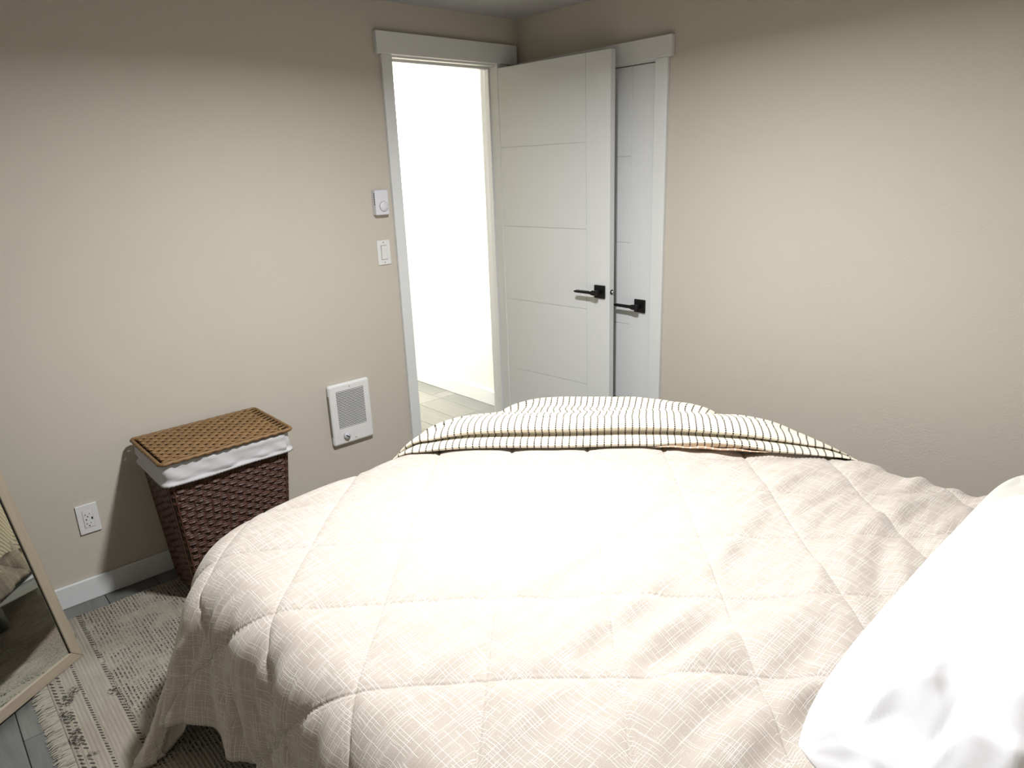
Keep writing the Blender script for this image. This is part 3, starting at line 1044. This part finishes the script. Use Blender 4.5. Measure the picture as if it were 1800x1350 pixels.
while yy < RY1:
    for k in range(2):
        L = 0.030 + rnd.random() * 0.014
        dy = (rnd.random() - 0.5) * 0.016
        y0 = yy + rnd.random() * 0.003
        wd = 0.0013 + rnd.random() * 0.0008
        pts = [Vector((RX0 + 0.006, y0, 0.009)), Vector((RX0 - L * 0.4, y0 + dy * 0.3, 0.008 + rnd.random() * 0.003)), Vector((RX0 - L * 0.8, y0 + dy * 0.8, 0.005 + rnd.random() * 0.003)), Vector((RX0 - L, y0 + dy, 0.003))]
        prev = None
        for p in pts:
            ring = [bm.verts.new(p + Vector((0, wd * cc, wd * ss2 + 0.0))) for cc, ss2 in ((1, 0), (0, 1), (-1, 0))]
            if prev:
                for q in range(3):
                    bm.faces.new((prev[q], prev[(q + 1) % 3], ring[(q + 1) % 3], ring[q]))
            prev = ring
    yy += 0.0055
tag(link('fringe', bm_mesh(bm, 'fringe'), M_FRINGE, rug), 'cream knotted fringe', kind='stuff')

# ------------------------------------------------------------------ laundry hamper
HZ = 0.585
ham = empty('laundry_hamper', (-1.88, -0.225, 0), 'dark brown wicker laundry hamper with white liner by the wall', 'hamper')


def ham_rect(z):
    f = 1 - z / 0.60
    return (-2.116 + 0.045 * f, -1.648 - 0.05 * f, -0.392 + 0.045 * f, -0.052 - 0.02 * f)    # x0 x1 y0 y1


def rect_path(x0, x1, y0, y1, rc, step):
    pts = []
    cs = [(x1 - rc, y0 + rc, -90), (x1 - rc, y1 - rc, 0), (x0 + rc, y1 - rc, 90), (x0 + rc, y0 + rc, 180)]
    for cx_, cy_, a0 in cs:
        for k in range(5):
            A = math.radians(a0 + 90 * k / 4)
            pts.append(Vector((cx_ + rc * math.cos(A), cy_ + rc * math.sin(A), 0)))
    # resample closed
    pts.append(pts[0])
    d = [0]
    for p, q in zip(pts[:-1], pts[1:]): d.append(d[-1] + (q - p).length)
    n = int(d[-1] / step)
    out = []
    j = 0
    for i in range(n):
        t = d[-1] * i / n
        while d[j + 1] < t: j += 1
        f = (t - d[j]) / (d[j + 1] - d[j])
        p = pts[j].lerp(pts[j + 1], f)
        tg = (pts[j + 1] - pts[j]).normalized()
        out.append((p, Vector((tg.y, -tg.x, 0)), t, d[-1]))
    return out


def loop_band(name, ring_fn, zc, h, thick, mat, parent, step=0.0105, amp=0.0, per=0.04, phase=0.0, rc=0.02, inset=0.0):
    r = ring_fn(zc)
    r = (r[0] + inset, r[1] - inset, r[2] + inset, r[3] - inset)
    path = rect_path(*r, rc, step)
    nper = max(2, round(path[0][3] / per))
    if nper % 2 == 0 and False: nper += 1
    sec = [(0.0, -0.5), (0.85, -0.40), (1.0, -0.28), (0.55, -0.17), (1.0, -0.05), (0.55, 0.10), (1.0, 0.22), (0.85, 0.38), (0.0, 0.5)]
    P_ = []
    for p, nrm, t, L in path:
        wv_ = math.sin(2 * math.pi * (nper * t / L) + phase)
        wv_ = math.copysign(abs(wv_) ** 0.6, wv_)
        o_ = amp * wv_
        hh = h * (1.0 + 0.10 * wv_)
        P_.append([(p + nrm * (o_ + thick * e) + Vector((0, 0, zc + hh * k))) for e, k in sec])
    bm = bmesh.new()
    V_ = [[bm.verts.new(q) for q in row] for row in P_]
    n = len(V_); m_ = len(sec)
    for i in range(n):
        for k in range(m_ - 1):
            bm.faces.new((V_[i][k], V_[(i + 1) % n][k], V_[(i + 1) % n][k + 1], V_[i][k + 1]))
    me = bm_mesh(bm, name)
    c = wl(parent)
    for vtx in me.vertices: vtx.co -= c
    return link(name, me, mat, parent, c, False)


# dark core so the weave is not see-through
r0, r1 = ham_rect(0.02), ham_rect(HZ)
bm = bmesh.new()
ins = 0.006
va = [bm.verts.new((px, py, zz)) for (rx, zz) in ((r0, 0.0145), (r1, HZ)) for px, py in ((rx[0] + ins, rx[2] + ins), (rx[1] - ins, rx[2] + ins), (rx[1] - ins, rx[3] - ins), (rx[0] + ins, rx[3] - ins))]
for k in range(4):
    bm.faces.new((va[k], va[(k + 1) % 4], va[4 + (k + 1) % 4], va[4 + k]))
bm.faces.new(va[:4]); bm.faces.new(va[4:])
me = bm_mesh(bm, 'inner_core')
link('inner_core', me, M_WDARK, ham)
NR = 36
for i in range(NR):
    zc = 0.018 + (i + 0.5) * (0.552 - 0.018) / NR
    loop_band('weave_row', ham_rect, zc, 0.0142, 0.0028, M_WICK, ham, amp=0.0036, per=0.062, phase=math.pi * (i % 2), rc=0.022, inset=0.003)
for side in range(4):
    for k in range(15 if side % 2 == 0 else 11):
        n_ = 15 if side % 2 == 0 else 11
        f = (k + 0.5) / n_

        def at(z):
            rr = ham_rect(z)
            i_ = 0.0025
            if side == 0: return Vector((rr[0] + (rr[1] - rr[0]) * f, rr[2] + i_, z))
            if side == 1: return Vector((rr[1] - i_, rr[2] + (rr[3] - rr[2]) * f, z))
            if side == 2: return Vector((rr[0] + (rr[1] - rr[0]) * f, rr[3] - i_, z))
            return Vector((rr[0] + i_, rr[2] + (rr[3] - rr[2]) * f, z))
        link('stake', tube_mesh('stake', [at(0.016), at(0.55)], 0.0035, 5), M_WICK, ham)

# white liner folded over the rim
def liner_ring(z):
    r = ham_rect(z)
    return (r[0] - 0.006, r[1] + 0.006, r[2] - 0.006, r[3] + 0.004)


path = rect_path(*liner_ring(0.56), 0.022, 0.006)
rows = []
zsr = [0.516, 0.5165, 0.524, 0.528, 0.534, 0.545, 0.56, 0.575, 0.590, 0.5965, 0.5985, 0.5975]
for p, nrm, t, L in path:
    row = []
    gat = math.sin(t * 2 * math.pi / 0.013) * 0.5 + 0.5
    sag = 0.0015 * math.sin(t * 9.0) + 0.001 * math.sin(t * 23.0)
    for j, zz in enumerate(zsr):
        ex = 0.004
        if j in (1, 2): ex += 0.003 + 0.003 * gat
        if j == 0: ex = -0.004
        if j == 3: ex += -0.001
        if j > 3 and j < 9:
            ex += 0.007 * float(vnoise(np.array(t * 24.0 + zz * 30), np.array(zz * 45.0 + t * 8), 51)) + 0.0025 * math.sin(t * 55 + zz * 90) * math.sin(t * 7)
        if j == 9: ex -= 0.003
        if j == 10: ex -= 0.012
        if j == 11: ex -= 0.03
        zq = zz + (sag if j < 5 else 0)
        row.append(p + nrm * ex + Vector((0, 0, zq)))
    rows.append(row)
rows.append(rows[0])
Pn = np.array([[tuple(v_) for v_ in r] for r in rows]) - np.array(wl(ham))
link('liner', grid_mesh('liner', Pn), M_LINER, ham, wl(ham), True)

# lid: dark board, woven rows, rim, and the open rods at the right end
LX0, LX1, LY0, LY1, LZ = -2.126, -1.640, -0.403, -0.044, 0.604
lid = box('lid', (LX0 + 0.006, LY0 + 0.006, LZ - 0.006), (LX1 - 0.006, LY1 - 0.006, LZ - 0.001), M_WDARK, ham, 0.001)
nrow = 15
for i in range(nrow):
    yc = LY0 + 0.014 + (i + 0.5) * (LY1 - LY0 - 0.028) / nrow
    pts = []; rad = []
    xx = LX0 + 0.014
    k = 0
    x_end = LX1 - 0.036
    n = 80
    for q in range(n + 1):
        xx = LX0 + 0.014 + (x_end - LX0 - 0.014) * q / n
        wv_ = math.sin(2 * math.pi * xx / 0.042 + math.pi * (i % 2))
        pts.append(Vector((xx, yc + 0.0012 * math.sin(xx * 90 + i * 2), LZ + 0.0055 + 0.0030 * wv_)) - wl(lid))
        rad.append(0.0108 + 0.0012 * wv_)
    link('weave_strand', tube_mesh('weave_strand', pts, rad, 6, squash=(1.0, 0.42)), M_LID, lid, wl(lid), True)
for i in range(11):
    yc = LY0 + 0.02 + (i + 0.5) * (LY1 - LY0 - 0.04) / 11
    link('lid_rod', tube_mesh('lid_rod', [Vector((LX1 - 0.052, yc - 0.004, LZ + 0.004)) - wl(lid), Vector((LX1 - 0.008, yc + 0.006, LZ + 0.004)) - wl(lid)], 0.0042, 6), M_LID, lid, wl(lid), True)
link('cross_strand', tube_mesh('cross_strand', [Vector((LX1 - 0.042, LY0 + 0.01 + (LY1 - LY0 - 0.02) * q / 40, LZ + 0.006 + 0.002 * math.sin(q * 1.6))) - wl(lid) for q in range(41)], 0.0055, 6), M_LID, lid, wl(lid), True)
path = rect_path(LX0, LX1, LY0, LY1, 0.012, 0.012)
link('lid_rim', tube_mesh('lid_rim', [p + Vector((0, 0, LZ + 0.003 + 0.0018 * math.sin(t * 2 * math.pi / 0.036))) - wl(lid) for p, nrm, t, L in path], [0.0072 + 0.0010 * math.sin(t * 2 * math.pi / 0.018) for p, nrm, t, L in path], 7, True), M_LID, lid, wl(lid), True)

# ------------------------------------------------------------------ wall heater
hx0_, hx1_, hz0_, hz1_ = -1.284, -1.066, 0.312, 0.613
hr = empty('wall_heater', ((hx0_ + hx1_) / 2, 0, hz0_), 'white fan wall heater with louvred grille beside the hamper', 'heater')
box('housing', (hx0_, -0.026, hz0_), (hx1_, 0, hz1_), M_HEATER, hr, 0.012, 4)
gx0, gx1, gz0_, gz1_ = hx0_ + 0.036, hx1_ - 0.036, hz0_ + 0.084, hz1_ - 0.035
box('grille_opening', (gx0, -0.0268, gz0_), (gx1, -0.0255, gz1_), M_DARK, hr)
NS = 24
pitch = (gz1_ - gz0_) / NS
sl = box_mesh('louvre', (gx1 - gx0, 0.003, pitch * 0.48), 0.0004, 1)
sl.materials.append(M_HEATER)
for i in range(NS):
    link('louvre', sl, None, hr, ((gx0 + gx1) / 2, -0.0275, gz0_ + (i + 0.5) * pitch))
kn = link('dial_knob', lathe_mesh('dial_knob', [(0, 0), (0.0165, 0), (0.0165, 0.005), (0.0145, 0.013), (0, 0.013)], 24, 'Y-'), M_GREYKNOB, hr, (hx0_ + 0.068, -0.026, hz0_ + 0.043), True)
o = link('pointer', box_mesh('pointer', (0.020, 0.002, 0.004)), M_BLACK, kn, (hx0_ + 0.068, -0.0395, hz0_ + 0.043))
o.rotation_euler = (0, math.radians(40), 0)
for sx, sz in (((hx0_ + hx1_) / 2, hz1_ - 0.020), ((hx0_ + hx1_) / 2 + 0.008, hz0_ + 0.022)):
    link('screw', lathe_mesh('screw', [(0, 0), (0.0026, 0), (0.0026, 0.0012), (0, 0.0016)], 10, 'Y-'), M_VENT, hr, (sx, -0.026, sz), True)
box('trim_line', (hx0_ + 0.095, -0.0265, hz0_ + 0.050), (hx1_ - 0.03, -0.0258, hz0_ + 0.0515), M_PLASTIC, hr)
box('side_vent', (hx0_ - 0.0006, -0.014, hz0_ + 0.05), (hx0_ + 0.001, -0.006, hz1_ - 0.05), M_VENT, hr)
box('side_vent', (hx0_ - 0.0006, -0.021, hz0_ + 0.05), (hx0_ + 0.001, -0.0165, hz1_ - 0.05), M_VENT, hr)

# ------------------------------------------------------------------ thermostat
th0 = empty('thermostat', (-0.907, 0, 1.362), 'small white dial thermostat beside the door casing', 'thermostat')
box('housing', (-0.943, -0.030, 1.362), (-0.872, 0, 1.474), M_LILAC, th0, 0.004, 3)
dl = link('dial', lathe_mesh('dial', [(0, 0), (0.0225, 0), (0.0225, 0.003), (0.0205, 0.006), (0, 0.006)], 32, 'Y-'), M_LILAC, th0, (-0.900, -0.030, 1.400), True)
link('dial_seat', lathe_mesh('dial_seat', [(0.0225, 0), (0.0240, 0), (0.0240, 0.0006), (0.0225, 0.0006), (0.0225, 0)], 32, 'Y-'), M_VENT, th0, (-0.900, -0.030, 1.400), True)
for k in range(6):
    A = math.radians(20 + 60 * k)
    link('dial_dot', lathe_mesh('dial_dot', [(0, 0), (0.0014, 0), (0.0014, 0.0004), (0, 0.0004)], 8, 'Y-'), M_VENT, dl, (-0.900 + 0.016 * math.cos(A), -0.036, 1.400 + 0.016 * math.sin(A)))
for k in range(7):
    box('side_slot', (-0.9435, -0.026, 1.408 + k * 0.008), (-0.9428, -0.018, 1.412 + k * 0.008), M_DARK, th0)

# ------------------------------------------------------------------ light switch
sw = empty('light_switch', (-0.905, 0, 1.131), 'white rocker light switch below the thermostat', 'switch')
box('wall_plate', (-0.941, -0.006, 1.131), (-0.871, 0, 1.246), M_PLASTIC, sw, 0.002, 2)
box('rocker_frame', (-0.9225, -0.0066, 1.1545), (-0.8895, -0.0058, 1.2225), M_VENT, sw)
rk = link('rocker', box_mesh('rocker', (0.0295, 0.006, 0.064), 0.0012, 2), M_PLASTIC, sw, (-0.906, -0.0075, 1.1885))
rk.rotation_euler = (math.radians(3), 0, 0)
for zz in (1.142, 1.235):
    link('screw', lathe_mesh('screw', [(0, 0), (0.0030, 0), (0.0030, 0.0008), (0, 0.0012)], 10, 'Y-'), M_VENT, sw, (-0.906, -0.006, zz), True)

# ------------------------------------------------------------------ power outlet
ou = empty('power_outlet', (-2.315, 0, 0.271), 'white double power outlet near the baseboard left of the hamper', 'outlet')
box('wall_plate', (-2.351, -0.007, 0.271), (-2.279, 0, 0.388), M_PLASTIC, ou, 0.002, 2)
box('receptacle_gap', (-2.3325, -0.0076, 0.2945), (-2.2975, -0.0068, 0.3645), M_VENT, ou)
rc_ = box('receptacle', (-2.3317, -0.0088, 0.2953), (-2.2983, -0.006, 0.3637), M_PLASTIC, ou, 0.0008, 1)
for zc in (0.346, 0.309):
    box('slot', (-2.3235, -0.0092, zc - 0.001), (-2.3220, -0.0086, zc + 0.006), M_DARK, rc_)
    box('slot', (-2.3260, -0.0092, zc + 0.001), (-2.3235, -0.0086, zc + 0.0025), M_DARK, rc_)
    box('slot', (-2.3110, -0.0092, zc), (-2.3094, -0.0086, zc + 0.006), M_DARK, rc_)
    link('ground_hole', lathe_mesh('ground_hole', [(0, 0), (0.0024, 0), (0.0024, 0.0004), (0, 0.0004)], 10, 'Y-'), M_DARK, rc_, (-2.3165, -0.0088, zc - 0.007))
box('usb_port', (-2.3055, -0.0092, 0.3250), (-2.3005, -0.0086, 0.3345), M_DARK, rc_)
box('button', (-2.3245, -0.0092, 0.3245), (-2.3215, -0.0086, 0.3315), M_DARK, rc_)

# ------------------------------------------------------------------ leaning floor mirror
MW, MH, FW, FD = 0.46, 1.55, 0.034, 0.022
mr = empty('floor_mirror', (-2.472, -0.385, 0.012), 'leaning floor mirror in a pale wooden frame, standing on the rug corner', 'mirror')
uvec = Vector((-0.82012695, -0.5721816, 0.0))
wvec = Vector((-0.11367493, 0.16293407, 0.98006658))
nvec = Vector((0.56077606, -0.80377902, 0.19866933))
# local axes: x = -uvec (so that the right side is at x=0, frame extends to -x), y = -normal, z = wvec
R3 = Matrix((-uvec, -nvec, wvec)).transposed()
mr.rotation_euler = R3.to_euler()


def stile(name, pts, y0, y1, mat):
    bm = bmesh.new()
    a = [bm.verts.new((p[0], y0, p[1])) for p in pts]
    b = [bm.verts.new((p[0], y1, p[1])) for p in pts]
    n = len(pts)
    bm.faces.new(a); bm.faces.new(b[::-1])
    for k in range(n):
        bm.faces.new((a[k], b[k], b[(k + 1) % n], a[(k + 1) % n]))
    bmesh.ops.recalc_face_normals(bm, faces=bm.faces)
    bmesh.ops.bevel(bm, geom=list(bm.edges), offset=0.0012, segments=1, affect='EDGES')
    return local(bm_mesh(bm, name), name, mat, mr, (0, 0, 0))


e = 0.0004
stile('frame_stile', [(0, 0 + e), (0, MH - e), (-FW, MH - FW - e), (-FW, FW + e)], -0.001, FD, M_FRAME)
stile('frame_stile', [(-MW, 0 + e), (-MW, MH - e), (-MW + FW, MH - FW - e), (-MW + FW, FW + e)], -0.001, FD, M_FRAME)
stile('frame_rail', [(-e, 0), (-MW + e, 0), (-MW + FW + e, FW), (-FW - e, FW)], -0.001, FD, M_RAIL)
stile('frame_rail', [(-e, MH), (-MW + e, MH), (-MW + FW + e, MH - FW), (-FW - e, MH - FW)], -0.001, FD, M_RAIL)
lbox('glass', (-MW + FW - 0.004, 0.007, FW - 0.004), (-FW + 0.004, 0.011, MH - FW + 0.004), M_MIRROR, mr)
lbox('backing', (-MW + FW - 0.006, 0.0115, FW - 0.006), (-FW + 0.006, 0.018, MH - FW + 0.006), M_WDARK, mr)
# dark reveal between glass and frame
lbox('reveal', (-FW - 0.0022, 0.0055, FW), (-FW + 0.001, 0.0069, MH - FW), M_DARK, mr)
lbox('reveal', (-MW + FW - 0.001, 0.0055, FW), (-MW + FW + 0.0022, 0.0069, MH - FW), M_DARK, mr)
# easel strut at the back reaching the floor
foot_w = Vector((-2.70, -0.235, 0.0)) + nvec * -0.0
Rt = R3.transposed()
p_top = Vector((-MW / 2, 0.024, 1.05))
p_bot = Rt @ (Vector((-2.895, -0.030, 0.010)) - Vector((-2.472, -0.385, 0.012)))
p_bot = Rt @ (Vector((-2.472, -0.385, 0.012)) + uvec * (MW / 2) + Vector((-0.572, 0.820, 0)) * 0.40 + Vector((0, 0, -0.002)) - Vector((-2.472, -0.385, 0.012)))
local(tube_mesh('easel_strut', [p_top, p_bot], 0.011, 8), 'easel_strut', M_FRAME, mr, (0, 0, 0))
